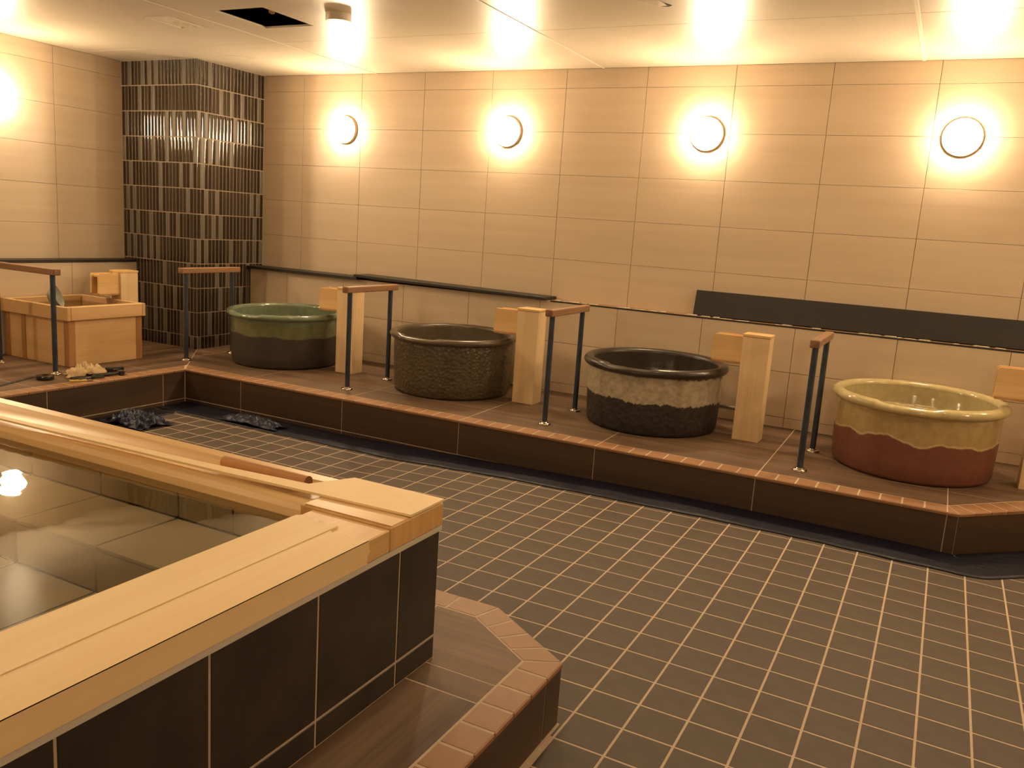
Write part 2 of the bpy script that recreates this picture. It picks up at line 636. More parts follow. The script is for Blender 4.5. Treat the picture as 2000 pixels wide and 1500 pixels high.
wall_back = wall_backing('wall_back', -4.75, XR + 0.15, YW + 0.010, YW + 0.16, -0.2, ZC + 0.2)
wall_left = wall_backing('wall_left', XL - 0.16, XL - 0.010, YF - 0.15, YW + 0.16, -0.2, ZC + 0.2)
wall_right = wall_backing('wall_right', XR, XR + 0.15, YF - 0.15, YW + 0.01, -0.2, ZC + 0.2, 'plain')
wall_front = wall_backing('wall_front', XL - 0.01, XR, YF - 0.15, YF, -0.2, ZC + 0.2, 'plain')

GAP = 0.0014
zrows = [ZC, 2.3875, 2.0845, 1.7815, 1.4785, 1.1755, 0.8725]
xj = [-3.3435 + 0.604 * k for k in range(14)]
for xa, xb in zip([-3.83] + xj, xj + [XR]):
    if xb > XR:
        xb = XR
    if xa >= XR - 0.02:
        continue
    for za, zb in zip(zrows[1:], zrows):
        MB().cbox(xa + GAP, xb - GAP, YW, YW + 0.012, za + GAP * 0.6, zb - GAP * 0.6, 0.001).build('wall_panel', 'panel', wall_back)
yj = [0.3445 - 0.604 * k for k in range(12)]
for ya, yb in zip(yj, [1.02] + yj):
    if ya < YF:
        ya = YF
    if yb <= YF + 0.02:
        continue
    for za, zb in zip(zrows[1:], zrows):
        MB().cbox(XL - 0.012, XL, ya + GAP, yb - GAP, za + GAP * 0.6, zb - GAP * 0.6, 0.001).build('wall_panel', 'panel_y', wall_left)

# lower, thicker walls with a ledge
low_b = struct(MB().box(CX - 0.05, XR, YLOW + 0.010, YW + 0.05, 0.0, ZLEDGE - 0.002).build('wall_lower_back', 'joint'))
low_l = struct(MB().box(XL - 0.05, XLOW - 0.010, YF, CY + 0.05, -0.15, ZLEDGE - 0.002).build('wall_lower_left', 'joint'))
zl = [ZLEDGE, 0.578, 0.278, H]
xl = [0.267 - 0.605 * k for k in range(6, -7, -1)]
for xa, xb in zip([CX] + xl, xl + [XR]):
    for za, zb in zip(zl[1:], zl):
        MB().cbox(xa + GAP, xb - GAP, YLOW, YLOW + 0.012, za + GAP, zb - GAP, 0.001).build('wall_panel', 'panel', low_b)
for ya, yb in zip(yj, [CY] + yj):
    if ya < YF:
        ya = YF
    if yb <= YF + 0.02:
        continue
    for za, zb in zip(zl[1:], zl):
        MB().cbox(XLOW - 0.012, XLOW, ya + GAP, yb - GAP, za + GAP, zb - GAP, 0.001).build('wall_panel', 'panel_y', low_l)
# tiles on the ledge where no slab lies yet: a rough mortar line along its edge
mm = MB()
rng = random.Random(3)
x = -0.83
while x < 3.0:
    L = rng.uniform(0.02, 0.10)
    if rng.random() < 0.72:
        mm.prism([(x, YLOW + 0.004), (x + L, YLOW + 0.004), (x + L * 0.9, YLOW + 0.02 + rng.uniform(0, 0.03)), (x + L * 0.1, YLOW + 0.03)], ZLEDGE - 0.003, ZLEDGE + rng.uniform(0.002, 0.007), 0.001)
    x += L + rng.uniform(0, 0.03)
mo = mm.build('mortar_crumbs', 'mortar', low_b)
mo['kind'] = 'stuff'
mb = MB().box(-0.86, 3.0, YLOW - 0.002, YLOW + 0.0115, ZLEDGE - 0.010, ZLEDGE - 0.0005)
mb.build('ledge_joint', 'slab', low_b)

# ------------------------------------------------------------------ ceiling
HX0, HX1, HY0, HY1 = -2.377, -1.991, -0.219, 0.221
ceiling = struct(MB().box(XL - 0.15, HX0, YF - 0.15, YW + 0.15, ZC + 0.012, ZC + 0.13)
                 .box(HX1, XR + 0.15, YF - 0.15, YW + 0.15, ZC + 0.012, ZC + 0.13)
                 .box(HX0, HX1, YF - 0.15, HY0, ZC + 0.012, ZC + 0.13)
                 .box(HX0, HX1, HY1, YW + 0.15, ZC + 0.012, ZC + 0.13).build('ceiling', 'joint'))
cxs = [XL, -2.60, -0.651, 1.386, 3.42, XR]
cys = [YF, -4.87, -3.05, -1.24, 0.585, YW]
for xa, xb in zip(cxs, cxs[1:]):
    for ya, yb in zip(cys, cys[1:]):
        g = 0.0015
        b = MB()
        if xa < HX0 < xb and ya < HY0 < yb:
            X, Y = [xa + g, HX0, HX1, xb - g], [ya + g, HY0, HY1, yb - g]
            for z, fl in ((ZC, 1), (ZC + 0.0125, 0)):
                o = len(b.v)
                b.v += [(p, q, z) for q in Y for p in X]
                for r in range(3):
                    for c in range(3):
                        if r == 1 and c == 1:
                            continue
                        k = o + r * 4 + c
                        b.f.append((k, k + 4, k + 5, k + 1) if fl else (k, k + 1, k + 5, k + 4))
                        b.mi.append(0)
            for ring in ([0, 1, 2, 3, 7, 11, 15, 14, 13, 12, 8, 4], [5, 6, 10, 9]):
                for p, q in zip(ring, ring[1:] + ring[:1]):
                    b.f.append((p, q, q + 16, p + 16))
                    b.mi.append(0)
        else:
            b.cbox(xa + g, xb - g, ya + g, yb - g, ZC, ZC + 0.0125, 0.0012)
        b.build('ceiling_board', 'plaster', ceiling)
for xs, wd in ((-2.605, 0.007), (-0.651, 0.007), (1.386, 0.011)):
    MB().cbox(xs - wd, xs + wd, YF, YW - 0.002, ZC - 0.004, ZC + 0.001, 0.002).build('seam_strip', 'seam', ceiling)
# dark service opening
hb = MB()
hb.box(HX0 - 0.01, HX0, HY0 - 0.01, HY1 + 0.01, ZC + 0.0126, ZC + 0.6)
hb.box(HX1, HX1 + 0.01, HY0 - 0.01, HY1 + 0.01, ZC + 0.0126, ZC + 0.6)
hb.box(HX0, HX1, HY0 - 0.01, HY0, ZC + 0.0126, ZC + 0.6)
hb.box(HX0, HX1, HY1, HY1 + 0.01, ZC + 0.0126, ZC + 0.6)
hb.box(HX0 - 0.01, HX1 + 0.01, HY0 - 0.01, HY1 + 0.01, ZC + 0.6, ZC + 0.61)
hb.build('service_opening', 'black', ceiling)
so = MB().tube([(-2.125, 0.007, ZC + 0.60), (-2.125, 0.007, ZC + 0.075), (-2.115, -0.008, ZC + 0.045)], 0.013, 12)
so.tube([(-2.115, -0.008, ZC + 0.05), (-2.109, -0.018, ZC + 0.03)], 0.02, 14)
tag(smooth_by_angle(so.build('pipe_end', 'chrome')), 'small grey pipe end hanging inside the dark square ceiling opening', 'pipe')
# vent
vt = thing('ceiling_vent', 'small flush vent grille in the ceiling beside the dark opening', 'vent', (-2.895, -0.038, ZC))
MB().cbox(-0.10, 0.10, -0.15, -0.125, -0.006, 0.001, 0.002).cbox(-0.10, 0.10, 0.125, 0.15, -0.006, 0.001, 0.002).cbox(-0.10, -0.075, -0.125, 0.125, -0.006, 0.001, 0.002).cbox(0.075, 0.10, -0.125, 0.125, -0.006, 0.001, 0.002).build('frame', 'white', vt)
MB().box(-0.075, 0.075, -0.125, 0.125, -0.0012, 0.0005).build('face_plate', 'seam', vt)
for k in range(4):
    MB().cbox(-0.035, 0.035, 0.012 + k * 0.024, 0.022 + k * 0.024, -0.007, -0.0012, 0.001).build('louvre', 'white', vt)
# torn patch of ceiling skin and its flap
tp = thing('torn_ceiling_patch', 'torn flap of ceiling skin with a dark hole', 'patch', (0.252, 0.204, ZC))
MB().prism([(-0.035, -0.02), (0.012, -0.028), (0.032, 0.012), (0.010, 0.026), (-0.02, 0.014)], -0.0022, 0.0005, 0.0005).build('hole', 'black', tp)
fl = MB()
fl.add([(-0.10, -0.12, -0.0005), (0.0, -0.10, -0.0005), (0.014, -0.004, -0.003), (-0.03, -0.010, -0.006), (-0.08, -0.03, -0.003),
        (-0.10, -0.12, -0.0018), (0.0, -0.10, -0.0018), (0.014, -0.004, -0.0045), (-0.03, -0.010, -0.0075), (-0.08, -0.03, -0.0045)],
       [(0, 1, 2, 3, 4), (9, 8, 7, 6, 5), (0, 5, 6, 1), (1, 6, 7, 2), (2, 7, 8, 3), (3, 8, 9, 4), (4, 9, 5, 0)])
fl.build('flap', 'seam', tp)
pt = MB().prism([(-3.53, 0.90), (-3.33, 0.90), (-3.25, 1.02), (-3.45, 1.03)], ZC - 0.0025, ZC + 0.0003, 0.0008)
tag(pt.build('ceiling_mend', 'plaster'), 'faint mended patch in the ceiling above the tiled column', 'patch')

# ------------------------------------------------------------------ mosaic column
column = struct(MB().box(XL - 0.02, CX - 0.0014, CY + 0.0014, YW + 0.02, H - 0.1, ZC + 0.01).build('trim_1', 'grout_dim'), 'column clad in upright brown and taupe mosaic strips')


def strip_mesh(w, hh, mat):
    b = MB()
    n = 6
    prof = []
    for i in range(n + 1):
        t = -1 + 2 * i / n
        prof.append((t * w / 2, -0.0065 - 0.0035 * (1 - t * t)))
    vs = [(-w / 2, 0, -hh / 2), (w / 2, 0, -hh / 2), (-w / 2, 0, hh / 2), (w / 2, 0, hh / 2)]
    vs += [(a, c, -hh / 2) for a, c in prof] + [(a, c, hh / 2) for a, c in prof]
    fs = []
    for i in range(n):
        fs.append((4 + i, 5 + i, 5 + n + 1 + i, 4 + n + 1 + i))
    fs.append((0, 4, 4 + n + 1, 2))
    fs.append((1, 3, 4 + 2 * n + 1, 4 + n))
    fs.append(tuple([0, 1] + [4 + i for i in range(n, -1, -1)]))
    fs.append(tuple([3, 2] + [4 + n + 1 + i for i in range(n + 1)]))
    b.add(vs, fs)
    me = b.mesh('mosaic_strip', mat)
    return sharp(me, 35)


zj = [H] + [0.3115 + 0.2013 * k for k in range(11)] + [ZC]
NF, NR = 22, 19
wf, wr = (CX - XL - 0.003) / NF, (YW - CY - 0.003) / NR
cache = {}
lowm = MB()
for r in range(12):
    hh = zj[r + 1] - zj[r] - 0.0085
    zc_ = (zj[r + 1] + zj[r]) / 2
    for face, n, wd in (('f', NF, wf), ('r', NR, wr)):
        last = -1
        for i in range(n):
            k = random.choices((0, 1, 2), (0.40, 0.34, 0.26))[0]
            if k == last == 2:
                k = 0
            last = k
            key = (face, round(hh, 3), k)
            if key not in cache:
                cache[key] = strip_mesh(wd - 0.0056, hh, 'mos%d' % k)
            if face == 'f':
                loc, rot = (XL + 0.0015 + (i + 0.5) * wd, CY + 0.0065, zc_), 0
            else:
                loc, rot = (CX - 0.0065, CY + 0.0015 + (i + 0.5) * wd, zc_), math.pi / 2
            if r >= 5:
                link('mosaic_strip', cache[key], column, loc, (0, 0, rot))
            else:
                mt = Matrix.Translation(loc) @ Matrix.Rotation(rot, 4, 'Z')
                me = cache[key]
                lowm.add([mt @ q.co for q in me.vertices], [tuple(p.vertices) for p in me.polygons], k)
lo = lowm.build('lower_mosaic_strips', ['mos0', 'mos1', 'mos2'], column)
lo['kind'] = 'stuff'
smooth_by_angle(lo, 35)

# ------------------------------------------------------------------ platform
plat = thing('tiled_platform', 'raised wood-look tiled platform with terracotta edge tiles carrying the tubs', 'platform')
CHX = 1.90                                            # where the front edge turns back at 45 degrees
outer = [(-4.46, -6.39), (XP - 0.006, -6.39), (XP - 0.006, YP + 0.006), (CHX - 0.002, YP + 0.006), (CHX + 1.19, YLOW + 0.006), (-4.46, YLOW + 0.006)]
core = MB()
core.prism([(-4.49, -6.39), (XP - 0.0035, -6.39), (XP - 0.0035, YP + 0.0035), (-4.49, YP + 0.0035)], -0.14, H - 0.0007, 0.0)
core.build('grout_bed', 'grout', plat)
core = MB()
core.prism([(-4.49, YP + 0.0035), (CHX - 0.0015, YP + 0.0035), (CHX + 1.249, 1.554), (-4.49, 1.554)], -0.14, H - 0.0007, 0.0)
core.fall().build('grout_bed', 'grout', plat)
TH = 0.011
XT0 = -2.650
cross = [XT0 + 0.9 * k for k in range(-2, 8)]
G = 0.0022
TR = 0.118                                            # depth of the edge tiles
rows_y = [YP + TR, 0.68, 0.935, 1.145, 1.365, 1.553]
mx_, my_ = (CY - YP), -(CX - XP)                      # mitre line from inner corner to the column
mit_d = mx_ * XP + my_ * YP
s2 = math.sqrt(0.5)


def plank(poly, mat, name='plank_tile'):
    if len(poly) >= 3 and abs(area(poly)) > 0.0006:
        if area(poly) < 0:
            poly = poly[::-1]
        MB().prism(poly, H - TH, H, 0.0012).fall().build(name, mat, plat)


for ya, yb in zip(rows_y, rows_y[1:]):
    for xa, xb in zip(cross, cross[1:]):
        p = [(xa + G, ya + G), (xb - G, ya + G), (xb - G, yb - G), (xa + G, yb - G)]
        p = clip(p, -mx_, -my_, -mit_d - 0.0018)                            # right of the mitre
        p = clip(p, s2, -s2, s2 * CHX - s2 * YP - TR - G)                   # inside the 45 degree edge
        plank(p, 'plank')
rows_x = [XP - TR, XP - 0.395, XP - 0.655, XP - 0.895, XP - 1.14, XLOW + 0.001]
crossy = [YW + 0.9 - 0.55 - 0.9 * k - 0.025 for k in range(0, 10)]
crossy = [1.006, 0.106] + [0.106 - 0.9 * k for k in range(1, 8)]
for xb, xa in zip(rows_x, rows_x[1:]):
    for yb, ya in zip(crossy, crossy[1:]):
        p = [(xa + G, ya + G), (xb - G, ya + G), (xb - G, yb - G), (xa + G, yb - G)]
        p = clip(p, mx_, my_, mit_d - 0.0018)
        p = clip(p, 0, -1, 6.38)
        plank(p, 'plank_y')


def edge_tile(poly):
    if area(poly) < 0:
        poly = poly[::-1]
    MB().prism(poly, H - 0.014, H + 0.0005, 0.004).fall().build('edge_tile', 'trim', plat)


x = XT0 - 0.7
while x < 1.85 - 0.01:
    p = [(x + G, YP - 0.002), (x + 0.1 - G, YP - 0.002), (x + 0.1 - G, YP + TR - G), (x + G, YP + TR - G)]
    p = clip(p, -mx_, -my_, -mit_d - 0.0018)
    if len(p) > 2:
        edge_tile(p)
    x += 0.1
tn = TR * math.tan(math.radians(22.5))
edge_tile([(1.85 + G, YP - 0.002), (CHX, YP - 0.002), (CHX - tn, YP + TR - G), (1.85 + G, YP + TR - G)])
for k in range(17):
    a, b2 = k * 0.1 + G, k * 0.1 + 0.1 - G
    d, nn = (s2, s2), (-s2, s2)
    q = [(CHX + d[0] * t + nn[0] * o_, YP + d[1] * t + nn[1] * o_) for t, o_ in ((a, -0.002), (b2, -0.002), (b2, TR - G), (a if k else tn + G, TR - G))]
    q = clip(q, 0, 1, YLOW - 0.001)
    if len(q) > 2:
        edge_tile(q)
y = YP
k = 0
while y > -3.2:
    p = [(XP - TR + G, y - 0.1 + G), (XP + 0.002, y - 0.1 + G), (XP + 0.002, y - G), (XP - TR + G, y - G)]
    edge_tile(p)
    y -= 0.1
edge_tile([(XP - TR + G, YP + G), (XP - 0.012, YP + G), (XP - TR + G, YP + TR - 0.012)])

ZR0, ZR1 = -0.018, H - 0.016
ris = [XP] + [c for c in cross if c > XP + 0.05 and c < 1.9] + [CHX]
for xa, xb in zip(ris, ris[1:]):
    MB().cbox(xa + G, xb - G, YP + 0.002, YP + 0.013, ZR0, ZR1, 0.001).build('riser_tile', 'riser', plat)
    MB().cbox(xa + G, xb - G, YP + 0.002, YP + 0.013, -0.14, ZR0 - 0.005, 0.001).build('riser_strip', 'riser', plat)
riy = [YP, 0.106, -0.780, -1.68, -2.58, -3.48, -4.38, -5.28, -6.38]
for yb, ya in zip(riy, riy[1:]):
    MB().cbox(XP - 0.013, XP - 0.002, ya + G, yb - G, ZR0, ZR1, 0.001).build('riser_tile', 'riser_y', plat)
    MB().cbox(XP - 0.013, XP - 0.002, ya + G, yb - G, -0.14, ZR0 - 0.005, 0.001).build('riser_strip', 'riser_y', plat)
for k, (a, b2) in enumerate(((0.0, 0.46), (0.46, 1.36), (1.36, 1.77))):
    for z0, z1 in ((ZR0, ZR1), (-0.14, ZR0 - 0.005)):
        me = MB().cbox(a + G, b2 - G, 0.002, 0.013, z0, z1, 0.001).mesh('riser_tile', 'riser')
        link('riser_tile', me, plat, (CHX, YP, 0), (0, 0, math.pi / 4))

# ------------------------------------------------------------------ dark slabs on the ledge
sl = MB().cbox(-0.60, 0.60, -0.105, 0.095, 0, 0.021, 0.002)
o = sl.build('stone_slab', 'slab', None, loc=(-3.18, 1.604, ZLEDGE))
tag(o, 'dark stone coping slab on the ledge above the green tub', 'slab', 'loose dark coping slabs')
sl = MB().cbox(-0.865, 0.865, -0.105, 0.095, 0, 0.021, 0.002)
o = sl.build('stone_slab', 'slab', None, loc=(-1.745, 1.603, ZLEDGE + 0.0115))
o.rotation_euler = (0, math.radians(0.72), 0)
tag(o, 'dark stone coping slab on the ledge behind the brown tub, one end overlapping another slab', 'slab', 'loose dark coping slabs')
sl = MB().cbox(-1.6, 1.6, -0.010, 0.010, 0, 0.172, 0.002)
o = sl.build('stone_slab', 'slab', None, loc=(0.178 + 1.6, 1.643, ZLEDGE + 0.001))
o.rotation_euler = (math.radians(-14), 0, 0)
tag(o, 'long dark slab stood on edge against the wall above the ochre tub', 'slab', 'loose dark coping slabs')
sl = MB().cbox(-0.09, 0.10, -3.2, 1.0 - 0.08, 0, 0.021, 0.002)
o = sl.build('stone_slab', 'slab', None, loc=(-4.590, 0.03, ZLEDGE))
tag(o, 'dark stone coping slab on the ledge behind the wooden tub', 'slab', 'loose dark coping slabs')

# ------------------------------------------------------------------ ceramic tubs
RIM_R, TUB_H = 0.452, 0.418


def notch(a):
    d = (math.degrees(a) + 180) % 360 - 180
    lo_, hi_ = -117, -73
    def s(t):
        t = max(0, min(1, t))
        return t * t * (3 - 2 * t)
    return -0.010 * s((d - lo_) / 4) * s((hi_ - d) / 4)


def make_tub(name, label, loc, mat, rim_mat, in_mat, rim_r=0.026, flare=0.0):
    t = thing(name, label, 'tub', loc, 0, 'round ceramic tubs in a row')
    rc = RIM_R - rim_r
    zt = TUB_H - rim_r
    body = MB().lathe([(0, 0.0), (0.386, 0.0), (0.406, 0.006), (0.414, 0.022), (0.418, 0.10), (0.422, 0.22), (0.424, 0.33), (0.421, zt - 0.012), (0.418 + flare, zt)], 120)
    body.lathe([(0.418 + flare, zt), (0.390, zt), (0.386, 0.33), (0.382, 0.20), (0.375, 0.09), (0.35, 0.05), (0, 0.045)], 120, mi=1)
    smooth_by_angle(body.build('body', [mat, in_mat], t), 50)
    prof = []
    for i in range(17):
        a = math.radians(-90 + 360 * i / 16)
        prof.append((rc + 0.004 - rim_r * 0.2 + rim_r * (1.2 * math.cos(a)), zt + rim_r * math.sin(a)))
    rim = MB().lathe(prof, 120, lambda a, r, z: notch(a) * max(0, (z - zt + rim_r) / (2 * rim_r)))
    rim.build('rim', rim_mat, t, True)
    return t


tubs = [(-2.932, 1.078, 'gl_green', 'round tub with green glaze over a dark brown base'),
        (-1.378, 1.085, 'gl_brown', 'round all-brown stoneware tub with a dimpled side'),
        (0.117, 1.094, 'gl_ash', 'round black tub with a rough beige ash-glaze band'),
        (1.645, 1.094, 'gl_ochre', 'round tub with ochre glaze dripping over a red brown base')]
M['rim_green'] = simple('green_rim_glaze', rgb(116, 128, 104), 0.12, coat=0.3, noise_amt=0.15, nscale=25)
M['rim_brown'] = simple('brown_rim_glaze', rgb(90, 77, 60), 0.28, noise_amt=0.2, nscale=25)
M['rim_black'] = simple('black_rim_glaze', rgb(56, 48, 41), 0.28, noise_amt=0.2, nscale=25)
M['rim_ochre'] = simple('ochre_rim_glaze', rgb(196, 180, 132), 0.12, coat=0.3, noise_amt=0.12, nscale=25)
for (x, y, mt, lb), rm, lv, wl in zip(tubs, ('rim_green', 'rim_brown', 'rim_black', 'rim_ochre'), (0.325, 0.30, 0.30, 0.345),
                                      ('still water inside the green tub', 'still dark water inside the brown tub', 'still dark water inside the black tub', 'still water inside the ochre tub')):
    tb = make_tub('ceramic_tub', lb, (x, y, zp(y) + 0.0008), mt, rm, rm, 0.028 if 'black' in rm or 'ochre' in rm else 0.024)
    tb.rotation_euler.x = math.atan(KS)
    wd = MB().lathe([(0, 0), (0.379, 0)], 72)
    ob = wd.build('tub_water', 'tubwater', None, True, (x, y, zp(y) + lv))
    tag(ob, wl, 'water', 'water in the ceramic tubs', 'stuff')

# ------------------------------------------------------------------ spouts: wooden post with a box arm
def make_spout(label, loc, rz):
    t = thing('wooden_spout', label, 'spout', loc, rz, 'wooden water spouts beside the tubs')
    W_, D_, Z_ = 0.158, 0.128, 0.632
    MB().cbox(0, W_, 0, 0.022, 0, Z_, 0.002).build('front_board', 'cyp_z', t)
    MB().cbox(0, 0.022, 0.0225, D_ - 0.0225, 0, Z_, 0.002).build('side_board', 'cyp_z', t)
    MB().cbox(W_ - 0.022, W_, 0.0225, D_ - 0.0225, 0, Z_, 0.002).build('side_board', 'cyp_z', t)
    MB().cbox(0, W_, D_ - 0.022, D_, 0, Z_, 0.002).build('rear_board', 'cyp_z', t)
    MB().cbox(-0.003, W_ + 0.003, -0.004, D_ + 0.003, Z_, Z_ + 0.016, 0.002).build('cap', 'cyp_x', t)
    # arm reaching over the tub
    A0, AZ0, AZ1 = -0.185, 0.472, 0.628
    for y0 in (0.016, 0.098):
        b = MB()
        pr = [(A0 + 0.012, AZ0), (A0, AZ0 + 0.006), (A0 + 0.002, AZ1 - 0.010), (A0 + 0.012, AZ1), (0, AZ1), (0, AZ0)]
        n = len(pr)
        vs = [(a, y0, z) for a, z in pr] + [(a, y0 + 0.016, z) for a, z in pr]
        b.add(vs, [tuple(range(n)), tuple(reversed(range(n, 2 * n)))] + [(i, n + i, n + (i + 1) % n, (i + 1) % n) for i in range(n)])
        b.build('arm_side', 'cyp_x', t)
    MB().cbox(A0 + 0.02, -0.0005, 0.0325, 0.0975, AZ1 - 0.03, AZ1 - 0.014, 0.001).build('arm_top', 'cyp_x', t)
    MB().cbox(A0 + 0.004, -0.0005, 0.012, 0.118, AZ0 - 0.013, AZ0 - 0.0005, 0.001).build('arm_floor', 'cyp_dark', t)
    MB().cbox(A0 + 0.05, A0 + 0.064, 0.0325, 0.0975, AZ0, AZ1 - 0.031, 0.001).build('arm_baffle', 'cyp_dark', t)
    return t


sp1 = make_spout('wooden spout whose arm reaches over the green tub', (-2.372, 1.0, zp(1.0)), 0)
copy_thing(sp1, (-0.845, 1.0, zp(1.0)), 0, 'wooden spout whose arm reaches over the brown tub')
copy_thing(sp1, (0.661, 1.013, zp(1.013)), 0, 'wooden spout whose arm reaches over the black and beige tub')
copy_thing(sp1, (2.180, 0.985, zp(0.985)), 0, 'wooden spout whose arm reaches over the ochre tub')
copy_thing(sp1, (-4.040, 0.43, H), math.pi / 2, 'wooden spout whose arm reaches over the square wooden tub')
pp = MB().tube([(0.50, 1.24, H + 0.160), (0.70, 1.24, H + 0.155)], 0.011, 12)
tag(smooth_by_angle(pp.build('drain_pipe', 'pipe')), 'thin grey pipe between the black tub and its wooden spout', 'pipe')

# ------------------------------------------------------------------ handrails
def make_rail(label, loc, rz, L=0.475, up=0.0):
    t = thing('handrail', label, 'handrail', loc, rz, 'low handrails beside the tubs')
    for yy, z0 in ((0.0, 0.0), (L, up)):
        b = MB().cyl((0, yy), 0.0165, z0 + 0.004, 0.672, 20)
        smooth_by_angle(b.build('post', 'post', t))
        fm = MB().lathe([(r, z + z0) for r, z in ((0, 0), (0.041, 0), (0.041, 0.006), (0.037, 0.012), (0.024, 0.014), (0.022, 0.02), (0.0167, 0.021))], 32, c=(0, yy))
        smooth_by_angle(fm.build('flange', 'chrome', t), 50)
    MB().cbox(-0.025, 0.025, -0.055, L + 0.065, 0.672, 0.714, 0.004).build('grip_board', 'rail', t)
    return t


r1 = make_rail('low handrail between the green and the brown tub', (-1.906, 0.553, zp(0.553)), 0, 0.475, 0.475 * KS)
copy_thing(r1, (-3.467, 0.553, zp(0.553)), 0, 'low handrail in front of the mosaic column')
copy_thing(r1, (-0.394, 0.570, zp(0.570)), 0, 'low handrail between the brown and the black tub')
copy_thing(r1, (1.130, 0.565, zp(0.565)), 0, 'low handrail between the black and the ochre tub')
make_rail('low handrail standing in front of the square wooden tub', (-3.598, -0.445, H), math.pi / 2, 0.605)

# ------------------------------------------------------------------ square wooden tub
WX0, WX1, WY0, WY1 = -4.49, -3.735, -0.25, 0.405
wt = thing('wooden_tub', 'square cypress tub with a thick rim on the platform', 'tub', ((WX0 + WX1) / 2, (WY0 + WY1) / 2, H))
ax_, ay_ = (WX1 - WX0) / 2, (WY1 - WY0) / 2
e = 0.022
MB().cbox(ax_ - e - 0.03, ax_ - e, -ay_ + e + 0.05, ay_ - e - 0.05, 0.0, 0.335, 0.002).build('side_panel', 'tub_y', wt)
MB().cbox(-ax_ + e, -ax_ + e + 0.03, -ay_ + e + 0.05, ay_ - e - 0.05, 0.0, 0.335, 0.002).build('side_panel', 'tub_y', wt)
MB().cbox(-ax_ + e + 0.05, ax_ - e - 0.05, -ay_ + e, -ay_ + e + 0.03, 0.0, 0.335, 0.002).build('side_panel', 'tub_x', wt)
MB().cbox(-ax_ + e + 0.05, ax_ - e - 0.05, ay_ - e - 0.03, ay_ - e, 0.0, 0.335, 0.002).build('side_panel', 'tub_x', wt)
for sx in (-1, 1):
    for sy in (-1, 1):
        xa, xb = sorted((sx * (ax_ - e + 0.003), sx * (ax_ - e - 0.05)))
        ya, yb = sorted((sy * (ay_ - e + 0.003), sy * (ay_ - e - 0.05)))
        MB().cbox(xa, xb, ya, yb, 0, 0.335, 0.003).build('corner_post', 'tub_dark', wt)
MB().cbox(-0.17, -0.12, -ay_ + e - 0.004, -ay_ + e, 0, 0.335, 0.001).build('batten', 'tub_dark', wt)
rt = 0.055
MB().cbox(ax_ - rt, ax_, -ay_ + 0.03, ay_ - 0.03, 0.331, 0.428, 0.004).build('rim_board', 'tub_y', wt)
MB().cbox(-ax_, -ax_ + rt, -ay_ + 0.03, ay_ - 0.03, 0.331, 0.428, 0.004).build('rim_board', 'tub_y', wt)
for sy in (-1, 1):
    ya, yb = sorted((sy * ay_, sy * (ay_ - 0.0295)))
    rb = MB().cbox(-ax_ + 0.0, ax_ - 0.0, ya, yb, 0.330, 0.428, 0.004).build('rim_board', 'tub_x', wt)
MB().cbox(-ax_ + e + 0.03, ax_ - e - 0.03, -ay_ + e + 0.03, ay_ - e - 0.03, 0.02, 0.05, 0.002).build('tub_floor', 'tub_x', wt)
ob = MB().add([(-ax_ + 0.055, -ay_ + 0.031, 0), (ax_ - 0.055, -ay_ + 0.031, 0), (ax_ - 0.055, ay_ - 0.031, 0), (-ax_ + 0.055, ay_ - 0.031, 0)], [(0, 1, 2, 3)]).build('tub_water', 'tubwater', None, False, ((WX0 + WX1) / 2, (WY0 + WY1) / 2, H + 0.385))
tag(ob, 'still water inside the square wooden tub', 'water', None, 'stuff')
bw = MB().lathe([(0, 0.0), (0.05, 0.0), (0.075, 0.03), (0.085, 0.06), (0.082, 0.06), (0.072, 0.032), (0.048, 0.004), (0, 0.004)], 32)
ob = smooth_by_angle(bw.build('wash_bowl', 'pale_blue', None, False, (-4.09, -0.13, H + 0.455)), 60)
ob.rotation_euler = (math.radians(-15), math.radians(68), 0.4)
tag(ob, 'pale bluish plastic bowl tilted up in the square wooden tub', 'bowl')

# ------------------------------------------------------------------ tools left on the platform edge
def crumple(nx, ny, lx, ly, hgt, seed, fold=1.0):
    b = MB()
    for j in range(ny + 1):
        for i in range(nx + 1):
            u, v = -1 + 2 * i / nx, -1 + 2 * j / ny
            q = Vector((u * 1.6 + seed, v * 1.6, seed * 0.37))
            d = noise.noise_vector(q * 1.3)
            fall = max(0.0, 1 - (u * u * 0.9 + v * v * 0.9)) ** 0.55
            ridge = 1 - abs(noise.noise(q * 1.9 * fold))
            z = 0.004 + hgt * fall * (0.35 + 0.75 * ridge ** 3 + 0.3 * noise.noise(q * 4 * fold))
            edge = 1 + 0.18 * noise.noise(q * 2.3 + Vector((5, 5, 5)))
            b.v.append((u * lx * edge + 0.12 * lx * d.x, v * ly * edge + 0.12 * ly * d.y, max(0.0015, z)))
    for j in range(ny):
        for i in range(nx):
            a = j * (nx + 1) + i
            b.f.append((a, a + 1, a + nx + 2, a + nx + 1))
            b.mi.append(0)
    return b


def solid(o, th=0.002):
    md = o.modifiers.new('thickness', 'SOLIDIFY')
    md.thickness = th
    md.offset = 1
    return o


